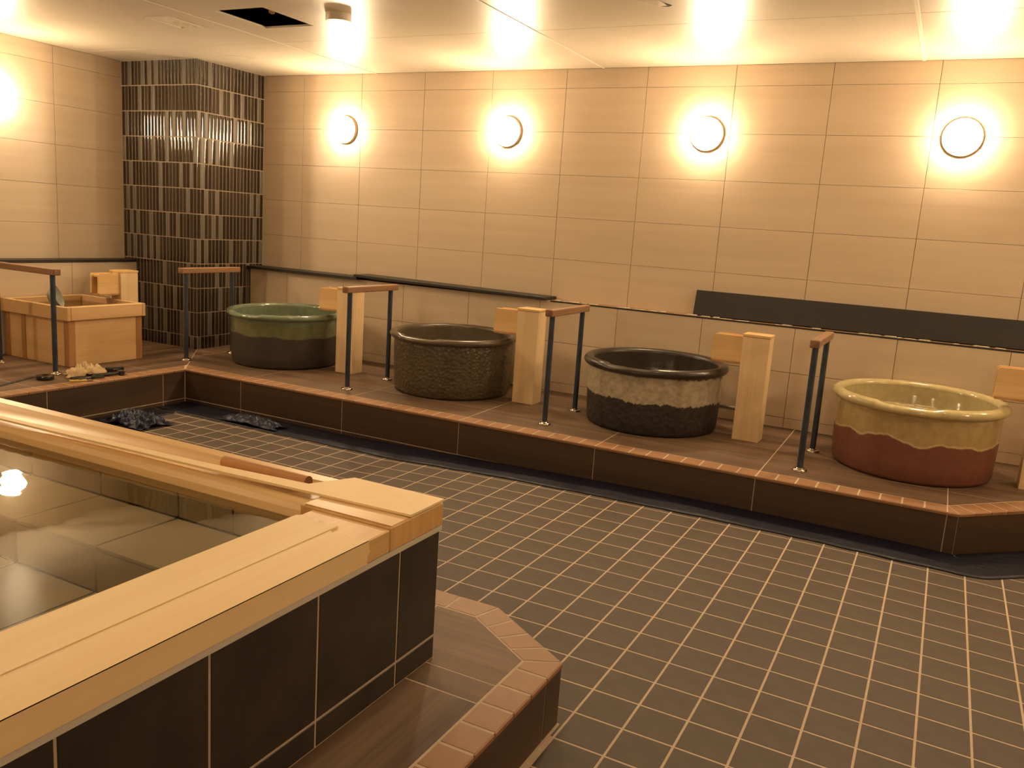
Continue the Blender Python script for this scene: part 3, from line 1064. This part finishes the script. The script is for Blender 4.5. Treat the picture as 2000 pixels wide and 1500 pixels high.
ob = crumple(22, 16, 0.125, 0.075, 0.08, 2.7).build('work_glove', 'cloth', None, True, (-3.445, -0.33, H))
ob.rotation_euler = (0, 0, math.radians(72))
tag(solid(ob), 'crumpled beige work glove lying against the foot of the handrail', 'glove')
tp = thing('tape_roll', 'black round tape roll lying at the foot of the handrail', 'tape', (-3.48, -0.60, H))
b = MB().lathe([(0.026, 0), (0.052, 0), (0.054, 0.003), (0.054, 0.027), (0.052, 0.03), (0.026, 0.03), (0.026, 0)], 36)
smooth_by_angle(b.build('roll', 'rubber', tp), 40)
b = MB().lathe([(0.022, 0.001), (0.0258, 0.001), (0.0258, 0.029), (0.022, 0.029), (0.022, 0.001)], 30)
b.build('core_ring', 'tool', tp)
tm = thing('tape_measure', 'black shiny oval tape measure lying apart from the other tools', 'tape measure', (-3.43, -0.115, H), math.radians(60))
b = MB().lathe([(0, 0), (0.036, 0), (0.044, 0.006), (0.046, 0.02), (0.043, 0.034), (0.034, 0.038), (0, 0.038)], 32)
b.v = [(x * 1.35, y * 0.95, z) for x, y, z in b.v]
smooth_by_angle(b.build('case', 'rubber', tm), 50)
MB().cbox(0.055, 0.072, -0.012, 0.012, 0.003, 0.008, 0.001).build('hook', 'chrome', tm)
MB().cbox(-0.012, 0.012, -0.046, -0.040, 0.010, 0.026, 0.002).build('belt_clip', 'chrome', tm)
pl = thing('pliers', 'dark steel pliers with black grips lying beside the beige glove', 'pliers', (-3.30, -0.375, H), math.radians(70))
for s in (-1, 1):
    hb_ = MB().tube([(-0.02, s * 0.006, 0.012), (-0.05, s * 0.020, 0.012), (-0.09, s * 0.026, 0.012), (-0.14, s * 0.022, 0.012)], [0.006, 0.009, 0.010, 0.008], 10)
    smooth_by_angle(hb_.build('grip', 'rubber', pl))
    MB().cbox(0.0, 0.065, min(0, s * 0.012), max(0, s * 0.012), 0.006, 0.018, 0.003).build('jaw', 'tool', pl)
MB().cyl((-0.008, 0), 0.014, 0.004, 0.021, 18).build('pivot', 'tool', pl)
cu = thing('pipe_cutter', 'dark clamp tool with a ringed end lying between glove and tape measure', 'tool', (-3.315, -0.235, H), math.radians(72))
smooth_by_angle(MB().tube([(-0.12, 0, 0.014), (-0.02, 0, 0.014), (0.06, 0.006, 0.016)], [0.011, 0.013, 0.012], 12).build('handle', 'tool', cu))
MB().cbox(0.055, 0.085, -0.022, 0.03, 0.002, 0.034, 0.004).build('head', 'rubber', cu)
smooth_by_angle(MB().lathe([(0.010, 0.004), (0.018, 0.004), (0.018, 0.02), (0.010, 0.02), (0.010, 0.004)], 20, c=(0.095, 0.012)).build('ring', 'chrome', cu))
yk = thing('utility_knife', 'yellow handled knife lying at the platform edge below the beige glove', 'knife', (-3.272, -0.485, H), math.radians(62))
MB().cbox(-0.075, 0.03, -0.011, 0.011, 0.001, 0.014, 0.003).build('handle', 'yellow', yk)
MB().cbox(0.028, 0.065, -0.009, 0.009, 0.004, 0.011, 0.001).build('blade_holder', 'chrome', yk)
MB().cbox(-0.02, 0.0, -0.005, 0.005, 0.0135, 0.018, 0.001).build('slider', 'rubber', yk)
ob = MB().cbox(-0.2, 0.2, -0.014, 0.014, 0.0, 0.003, 0.0008).build('steel_ruler', 'tool', None, False, (-3.52, -0.78, H + 0.0006))
ob.rotation_euler = (0, 0, math.radians(112))
tag(ob, 'thin dark steel ruler lying flat beside the black tape roll', 'ruler')

# ------------------------------------------------------------------ navy film along the foot of the platform
def film_z(x):
    k = [(-3.3, -0.075), (-1.75, -0.052), (-0.84, -0.024), (0.05, -0.016), (0.95, -0.004), (1.9, -0.016), (3.5, -0.03)]
    for (a, za), (b, zb) in zip(k, k[1:]):
        if x <= b:
            t = max(0, (x - a) / (b - a))
            return za + (zb - za) * t
    return k[-1][1]


def film_strip(path, name, label, wdt, seed):
    """path of (x, y) along the riser foot with the outward normal; the sheet laps out over the floor"""
    b = MB()
    K = 8
    for i, (x, y, nx, ny) in enumerate(path):
        ww = wdt + 0.012 * noise.noise(Vector((i * 0.35, seed, 0)))
        for k in range(K + 1):
            t = k / K
            X, Y = x + nx * ww * t, y + ny * ww * t
            base = film_z(x) * (1 - t) + (fz(X, Y) + 0.004) * t
            base = max(base, fz(X, Y) + 0.004) if t > 0.25 else max(base, fz(X, Y) + 0.003)
            z = base + 0.006 * max(0, noise.noise(Vector((X * 5, Y * 9, seed)))) * (1 if 0 < k < K else 0)
            if k == 0:
                z += 0.004
            b.v.append((X, Y, z))
    for i in range(len(path) - 1):
        for k in range(K):
            a = i * (K + 1) + k
            b.f.append((a, a + 1, a + K + 2, a + K + 1))
            b.mi.append(0)
    o = b.build(name, 'film', None, True)
    tag(o, label, 'film')
    return solid(o, 0.001)


path = []
n = 110
for i in range(n + 1):
    x = XP + 0.002 + (CHX - 0.02 - XP) * i / n
    path.append((x, YP - 0.003, 0, -1))
for i in range(8):
    a = math.radians(-90 + 45 * i / 7)
    path.append((CHX + 0.004, YP - 0.003, math.cos(a), math.sin(a)))
for i in range(1, 29):
    t = i * 0.06
    path.append((CHX + s2 * t + 0.003, YP + s2 * t - 0.003, s2, -s2))
film_strip(path, 'plastic_film', 'navy plastic film taped along the floor below the long platform edge', 0.262, 1.3)
path = [(XP + 0.003, YP - 0.285 - 2.7 * i / 60, 1, 0) for i in range(61)]
fl2 = film_strip(path, 'plastic_film', 'dark plastic film along the platform foot beneath the wooden tub', 0.22, 4.1)
ob = crumple(40, 28, 0.20, 0.13, 0.07, 8.2, 1.3).build('crumpled_film', 'film_blue', None, True, (-2.92, -0.36, fz(-2.92, -0.36) + 0.008))
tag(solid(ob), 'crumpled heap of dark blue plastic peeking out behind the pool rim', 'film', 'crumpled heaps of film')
ob = crumple(44, 20, 0.25, 0.075, 0.045, 5.1, 1.4).build('crumpled_film', 'film_blue', None, True, (-2.36, 0.13, fz(-2.36, 0.13) + 0.010))
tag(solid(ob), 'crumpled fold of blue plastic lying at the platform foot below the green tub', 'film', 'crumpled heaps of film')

# ------------------------------------------------------------------ step round the pool
HS = 0.1935
PX0, PX1, PY0, PY1 = -2.60, 0.566, -4.75, -2.213       # outer faces of the pool wall
step = thing('pool_step', 'low wood-look tiled step with terracotta edge tiles around the pool', 'step')
SX, SYB = 0.884, -1.828
chA, chB = (0.571, SYB), (SX, -2.033)
MB().prism([(PX0, PY0 - 0.3), (SX - 0.0035, PY0 - 0.3), (SX - 0.0035, chB[1]), (chA[0] - 0.002, SYB - 0.0035), (PX0, SYB - 0.0035)], -0.08, HS - 0.0005, 0).build('grout_bed', 'grout', step)


def splank(poly, mat, name, z0, z1, b=0.0012, m2='plank'):
    if len(poly) >= 3 and abs(area(poly)) > 0.0004:
        if area(poly) < 0:
            poly = poly[::-1]
        MB().prism(poly, z0, z1, b).build(name, mat, step)


ST = 0.100
cn = Vector((chB[1] - chA[1], -(chB[0] - chA[0])))      # normal of the chamfer, pointing outwards
cn = -cn.normalized() if cn.normalized().x < 0 else cn.normalized()
cd = cn.x * chA[0] + cn.y * chA[1]
# flat field: wood-look planks
ys = [-2.345, -2.345 - 0.9, -2.345 - 1.8, -2.345 - 2.7]
for yb, ya in zip(ys, ys[1:]):
    for xa, xb in ((PX1 - 0.02, SX - ST),):
        splank([(xa, max(ya, PY0 - 0.3) + G), (xb - G, max(ya, PY0 - 0.3) + G), (xb - G, yb - G), (xa, yb - G)], 'plank_y', 'plank_tile', HS - TH, HS)
for xa, xb, ya, yb in ((0.40, SX - ST, -2.345, -2.245), (0.40, SX - ST, -2.245, SYB - ST), (PX0, 0.40, -2.245, SYB - ST)):
    p = [(xa + G, ya + G), (xb - G, ya + G), (xb - G, yb - G), (xa + G, yb - G)]
    p = clip(p, cn.x, cn.y, cd - ST - G)
    splank(p, 'plank', 'plank_tile', HS - TH, HS)
# edge tiles: along x, chamfer, along y
iA = (chA[0] - 0.028, SYB - ST)
inn = clip([(0, -2.5), (SX - ST, -2.5), (SX - ST, SYB - ST), (0, SYB - ST)], cn.x, cn.y, cd - ST)
inn_pts = sorted([p for p in inn if p[0] > 0.05 and p[1] > -2.49], key=lambda p: p[0])
iA, iB = inn_pts[0], inn_pts[-1]


def etile(poly):
    splank(poly, 'trim', 'edge_tile', HS - 0.014, HS + 0.0005, 0.004)


def lerp(a, b, t):
    return (a[0] + (b[0] - a[0]) * t, a[1] + (b[1] - a[1]) * t)


def run(o0, o1, i0, i1, n):
    L = math.hypot(o1[0] - o0[0], o1[1] - o0[1])
    g = 0.0022 / L
    for k in range(n):
        a, c = k / n + g, (k + 1) / n - g
        etile([lerp(o0, o1, a), lerp(o0, o1, c), lerp(i0, i1, c), lerp(i0, i1, a)])


run((chA[0], SYB), (iA[0] - 0.012, SYB), iA, (iA[0] - 0.012, iA[1]), 1) if False else None
etile([(chA[0] - 0.001, SYB), (0.43, SYB), (0.43, SYB - ST + G), (iA[0] - 0.002, iA[1] + G)])
x = 0.43
while x > PX0 + 0.1:
    etile([(x - G, SYB), (x - 0.1 + G, SYB), (x - 0.1 + G, SYB - ST + G), (x - G, SYB - ST + G)])
    x -= 0.1
run(chA, chB, iA, iB, 4)
etile([chB, (SX, -2.135 + G), (SX - ST + G, -2.135 + G), (iB[0] + G, iB[1] - 0.003)])
y = -2.135
while y > PY0 - 0.15:
    etile([(SX, y - G), (SX, y - 0.1 + G), (SX - ST + G, y - 0.1 + G), (SX - ST + G, y - G)])
    y -= 0.1
# risers
ry = [chB[1], -2.135, -3.035, -3.935, -4.835]
for yb, ya in zip(ry, ry[1:]):
    MB().cbox(SX - 0.012, SX - 0.002, ya + G, yb - G, -0.05, HS - 0.015, 0.001).build('riser_tile', 'riser_y', step)
rxx = [chA[0], 0.3, -0.6, -1.5, -2.4]
for xb, xa in zip(rxx, rxx[1:]):
    MB().cbox(xa + G, xb - G, SYB - 0.012, SYB - 0.002, -0.05, HS - 0.015, 0.001).build('riser_tile', 'riser', step)
L = math.hypot(chB[0] - chA[0], chB[1] - chA[1])
me = MB().cbox(G, L - G, -0.012, -0.002, -0.05, HS - 0.015, 0.001).mesh('riser_tile', 'riser')
link('riser_tile', me, step, (chA[0], chA[1], 0), (0, 0, math.atan2(chB[1] - chA[1], chB[0] - chA[0])))
MB().box(SX - 0.004, SX + 0.006, PY0 - 0.1, chB[1], -0.03, 0.006).build('base_joint', 'grout', step)

# ------------------------------------------------------------------ pool
pool = thing('bath_pool', 'large black tiled bathing pool with a cypress rim', 'pool', (0, 0, 0))
ZT = 0.570
ZF, ZB, YB = 0.385, 0.510, -2.719        # pool bottom, bench top, bench front
IN_Y, IN_X = -2.452, 0.345               # inner faces
b = MB()
b.box(IN_X + 0.012, PX1 - 0.0015, PY0 + 0.01, PY1 - 0.0015, HS + 0.001, 0.584)
b.box(PX0 + 0.01, IN_X + 0.012, IN_Y + 0.012, PY1 - 0.0015, HS + 0.001, 0.584)
b.box(PX0 + 0.01, PX0 + 0.24, PY0 + 0.01, IN_Y + 0.012, HS + 0.001, 0.584)
b.box(PX0 + 0.24, IN_X + 0.012, PY0 + 0.01, PY0 + 0.24, HS + 0.001, 0.584)
b.build('wall_core', 'grout', pool)
MB().box(IN_X + 0.02, PX1 + 0.0045, PY0, PY1 + 0.003, ZT, 0.5845).build('caulk_line', 'caulk', pool)
yt = [PY1, -2.398, -2.711, -3.022, -3.333, -3.644, -3.955, -4.266, -4.577, PY0]
for yb, ya in zip(yt, yt[1:]):
    MB().cbox(PX1 - 0.011, PX1, ya + 0.0028, yb - 0.0028, 0.2660, ZT - 0.001, 0.0015).build('wall_tile', 'pooltile', pool)
    MB().cbox(PX1 - 0.011, PX1, ya + 0.0028, yb - 0.0028, HS + 0.003, 0.2605, 0.0015).build('wall_tile', 'pooltile', pool)
xt = [PX1 - 0.012, 0.38, 0.07, -0.24, -0.55, -0.86, -1.17, -1.48, -1.79, -2.10, -2.41, PX0]
for xb, xa in zip(xt, xt[1:]):
    MB().cbox(xa + 0.0028, xb - 0.0028, PY1 - 0.011, PY1, 0.2660, ZT - 0.001, 0.0015).build('wall_tile', 'pooltile', pool)
    MB().cbox(xa + 0.0028, xb - 0.0028, PY1 - 0.011, PY1, HS + 0.003, 0.2605, 0.0015).build('wall_tile', 'pooltile', pool)
# inside, under water
bx0 = PX0 + 0.25
MB().box(bx0, IN_X + 0.011, PY0 + 0.25, IN_Y + 0.011, ZF - 0.05, ZF - 0.003).box(bx0, IN_X + 0.011, YB + 0.011, IN_Y + 0.011, ZF - 0.003, ZB - 0.003).box(bx0, IN_X + 0.0115, IN_Y + 0.011, IN_Y + 0.0115, ZF, 0.58).box(IN_X + 0.011, IN_X + 0.0115, PY0 + 0.25, IN_Y, ZF, 0.58).build('joint_bed', 'jointdark', pool)
jx = [IN_X, 0.164 - 0.0, -0.163, -0.490, -0.817, -1.144, -1.471, -1.798, -2.125, bx0]
jw = [IN_X, 0.048, -0.163, -0.490, -0.817, -1.144, -1.471, -1.798, -2.125, bx0]
g = 0.004
for xb, xa in zip(jx, jx[1:]):
    MB().cbox(xa + g, xb - g, YB, IN_Y - g, ZB - 0.01, ZB, 0.001).build('bench_tile', 'pooltile_in', pool)
    MB().cbox(xa + g, xb - g, YB, YB + 0.011, ZF + 0.001, ZB - 0.013, 0.001).build('bench_riser_tile', 'pooltile_in', pool)
    for ya, yb in ((YB - 0.327, YB), (YB - 0.654, YB - 0.327), (YB - 0.981, YB - 0.654), (YB - 1.308, YB - 0.981), (YB - 1.6, YB - 1.308)):
        MB().cbox(xa + g, xb - g, ya + g, yb - g, ZF - 0.01, ZF, 0.001).build('bottom_tile', 'pooltile_in', pool)
for xb, xa in zip(jw, jw[1:]):
    MB().cbox(xa + g, xb - g, IN_Y, IN_Y + 0.011, ZB + 0.003, 0.595, 0.001).build('inner_wall_tile', 'pooltile_in', pool)
for k in range(7):
    ya, yb = IN_Y - 0.327 * (k + 1), IN_Y - 0.327 * k
    MB().cbox(IN_X, IN_X + 0.011, max(ya, PY0 + 0.25) + g, yb - g, ZF + 0.003, 0.595, 0.001).build('inner_wall_tile', 'pooltile_in', pool)
# cypress coping
Z0, Z1 = 0.585, 0.6475
FX1 = 0.285
prof = [(PY1, Z0), (PY1, Z1 - 0.006), (PY1 - 0.004, Z1 - 0.003), (PY1 - 0.046, Z1 - 0.003), (PY1 - 0.052, Z1 - 0.008), (PY1 - 0.085, Z1 - 0.017), (PY1 - 0.135, Z1 - 0.020),
        (PY1 - 0.168, Z1 - 0.014), (PY1 - 0.182, Z1 - 0.006), (PY1 - 0.198, Z1 - 0.005), (PY1 - 0.218, Z1 - 0.010), (PY1 - 0.232, Z1 - 0.022), (PY1 - 0.239, Z1 - 0.040), (PY1 - 0.240, Z0)]
b = MB()
n = len(prof)
vs = [(x, y, z) for x in (PX0, FX1) for y, z in prof]
b.add(vs, [tuple(range(n)), tuple(reversed(range(n, 2 * n)))] + [(i, n + i, n + (i + 1) % n, (i + 1) % n) for i in range(n)])
smooth_by_angle(b.build('channel_coping', 'cyp_x', pool), 25)
MB().cbox(FX1 + 0.001, PX1 + 0.006, PY1 - 0.242, PY1 + 0.004, Z0, Z1 + 0.001, 0.003).build('corner_block', 'cyp_end', pool)
MB().cbox(0.330, PX1 + 0.005, PY0, PY1 - 0.243, Z0, Z1 - 0.004, 0.003).build('near_coping', 'cyp_y', pool)
MB().cbox(PX0, PX0 + 0.24, PY0, PY1 - 0.243, Z0, Z1 - 0.004, 0.003).build('far_coping', 'cyp_y', pool)
MB().cbox(PX0 + 0.241, 0.329, PY0, PY0 + 0.24, Z0, Z1 - 0.004, 0.003).build('end_coping', 'cyp_x', pool)
MB().cbox(FX1 + 0.012, PX1 + 0.004, PY1 - 0.236, PY1 - 0.16, Z1 + 0.001, Z1 + 0.004, 0.001).build('coping_fillet', 'cyp_x', pool)
# protective sheets wrapped over the near coping
def torn(x0, x1, y0, z0, z1, seed, amp):
    pts = []
    K = 12
    for i in range(K + 1):
        t = i / K
        pts.append((x0 + (x1 - x0) * t, y0 + amp * noise.noise(Vector((t * 5, seed, 0.3))) + 0.4 * amp * noise.noise(Vector((t * 17, seed, 1.3)))))
    poly = [(x0, PY0 + 0.01)] + [(x1, PY0 + 0.01)] + pts[::-1]
    n = len(poly)
    b = MB()
    b.add([(x, y, z0) for x, y in poly] + [(x, y, z1) for x, y in poly], [tuple(reversed(range(n))), tuple(range(n, 2 * n))] + [(i, (i + 1) % n, n + (i + 1) % n, n + i) for i in range(n)])
    return b


wr_ = thing('protective_sheet', 'pale torn-ended protective sheet covering the pool rim nearest the step', 'sheet', (0, 0, 0))
torn(0.331, 0.4615, -2.522, Z1 - 0.0038, Z1 + 0.0005, 1.1, 0.016).build('inner_sheet', 'wrap', wr_)
torn(0.463, PX1 + 0.0085, -2.545, Z1 - 0.0038, Z1 - 0.0015, 6.4, 0.024).build('outer_sheet', 'wrap', wr_)
b = MB()
K = 14
ptz = [(Z1 - 0.0016 - (Z1 - Z0 - 0.004) * i / K) for i in range(K + 1)]
ed = [(-2.545 + 0.020 * noise.noise(Vector((i * 0.35, 9.1, 0)))) for i in range(K + 1)]
poly = [(PY0 + 0.01, ptz[0])] + [(y, z) for y, z in zip(ed, ptz)] + [(PY0 + 0.01, ptz[-1])]
n = len(poly)
b.add([(PX1 + 0.0053, y, z) for y, z in poly] + [(PX1 + 0.0085, y, z) for y, z in poly], [tuple(reversed(range(n))), tuple(range(n, 2 * n))] + [(i, (i + 1) % n, n + (i + 1) % n, n + i) for i in range(n)])
b.build('side_flap', 'wrap', wr_)
# loose thin board on the corner with a long tongue
zb = Z1 + 0.0050
lp = [(PX1 + 0.008, PY1 + 0.002), (0.274, PY1 + 0.002), (0.212, -2.335), (-0.145, -2.366), (-1.0, -2.405), (-1.75, -2.432), (-1.75, -2.446), (-1.0, -2.428), (-0.10, -2.402), (PX1 + 0.008, -2.371)]
n = len(lp)
b = MB()
b.add([(x, y, zb) for x, y in lp] + [(x, y, zb + 0.0065) for x, y in lp], [tuple(range(n)), tuple(reversed(range(n, 2 * n)))] + [((i + 1) % n, i, n + i, n + (i + 1) % n) for i in range(n)])
tag(b.build('thin_board', 'ply'), 'thin pale board lying on the pool corner with a long narrow tongue', 'board')
dw = thing('wooden_dowel', 'short round brown dowel lying in the groove of the pool rim', 'dowel', (0, 0, 0))
smooth_by_angle(MB().tube([(-0.135, -2.303, Z1 + 0.001), (0.183, -2.303, Z1 + 0.001)], 0.0185, 20).build('shaft', 'dowel', dw))
MB().tube([(0.1828, -2.303, Z1 + 0.001), (0.1838, -2.303, Z1 + 0.001)], 0.0182, 20).build('sawn_end', 'dowel_end', dw)
# water
b = MB()
b.add([(bx0 - 0.01, PY0 + 0.24, 0), (0.3295, PY0 + 0.24, 0), (0.3295, PY1 - 0.2395, 0), (bx0 - 0.01, PY1 - 0.2395, 0)], [(0, 1, 2, 3)])
tag(b.build('pool_water', 'pooled', None, False, (0, 0, 0.606)), 'clear still water filling the large pool', 'water', None, 'stuff')

# ------------------------------------------------------------------ lamps
def make_lamp(label, loc, rz):
    """round wall lamp, built with its back at y = 0, facing -y"""
    t = thing('wall_lamp', label, 'lamp', loc, rz, 'round wall lamps')
    def turned(prof, name, mat):
        b = MB().lathe(prof, 28)
        b.v = [(x, -z, y) for x, y, z in b.v]
        smooth_by_angle(b.build(name, mat, t), 50)
    turned([(0, 0), (0.1105, 0), (0.1105, 0.024), (0.1075, 0.028), (0.098, 0.028), (0, 0.028)], 'base', 'lampbase')
    pr = [(0.100, 0.0282), (0.1055, 0.030), (0.1065, 0.036)]
    for i in range(1, 7):
        a = math.radians(90 * i / 6)
        pr.append((0.1065 * math.cos(a), 0.036 + 0.044 * math.sin(a)))
    pr[-1] = (0, 0.080)
    turned(pr, 'diffuser', 'lampglass')
    return t


l1 = make_lamp('round glowing wall lamp above the green tub', (-2.885, YW, 2.080), 0)
copy_thing(l1, (-1.372, YW, 2.080), 0, 'round glowing wall lamp above the brown tub')
copy_thing(l1, (0.133, YW, 2.080), 0, 'round glowing wall lamp above the black and beige tub')
copy_thing(l1, (1.652, YW, 2.080), 0, 'round glowing wall lamp above the ochre tub')
copy_thing(l1, (3.16, YW, 2.080), 0, 'added unseen wall lamp past the ochre tub, for fill light')  # out of view, continues the row, added as fill light
copy_thing(l1, (XL, -0.139, 2.080), math.pi / 2, 'round glowing wall lamp above the square wooden tub')
copy_thing(l1, (XL, -1.65, 2.080), math.pi / 2, 'added unseen wall lamp on the side wall before the wooden tub, for fill light')  # next lamp along the side wall, unseen, added as fill light

for yy, lb in ((-0.3, 'added unseen fill lamp on the opposite side wall by the far end'),):
    copy_thing(l1, (XR, yy, 2.080), -math.pi / 2, lb)  # unseen lamp added to brighten faces turned to the right
for xx, lb in ((-1.4, 'added unseen fill lamp on the front wall beside the pool'), (2.6, 'added unseen fill lamp on the front wall by the walkway')):
    copy_thing(l1, (xx, YF, 2.080), math.pi, lb)  # unseen lamps behind the camera, added as front fill


def make_down(label, loc):
    t = thing('ceiling_downlight', label, 'lamp', loc, 0, 'round ceiling downlights')
    smooth_by_angle(MB().lathe([(0.050, -0.030), (0.055, -0.042), (0.070, -0.042), (0.074, -0.036), (0.074, 0.0), (0.050, 0.0), (0.050, -0.030)], 40).build('housing', 'white', t), 40)
    MB().lathe([(0, -0.026), (0.0495, -0.026), (0.0495, -0.001), (0, -0.001)], 40).build('lens', 'downglow', t)
    ld = bpy.data.lights.new('downlight_beam', 'AREA')
    ld.shape = 'DISK'
    ld.size = 0.09
    ld.energy = DOWN_W
    ld.color = WARM
    ld.spread = math.radians(150)
    lo_ = bpy.data.objects.new('beam', ld)
    COL.objects.link(lo_)
    lo_.location = (0, 0, -0.045)
    lo_.parent = t
    return t


d1 = make_down('round white downlight on the ceiling beside the dark square opening', (-1.627, 0.007, ZC))
for q, lb in (((0.55, -0.35, ZC), 'added unseen fill downlight over the tiled floor'), ((2.6, -0.35, ZC), 'added unseen fill downlight over the floor by the far tub'),
              ((-1.6, -2.9, ZC), 'added unseen fill downlight over the pool end'), ((0.5, -2.9, ZC), 'added unseen fill downlight over the pool corner'), ((2.6, -2.9, ZC), 'added unseen fill downlight over the walkway')):
    copy_thing(d1, q, 0, lb)  # these copies are out of view, added as fill from above
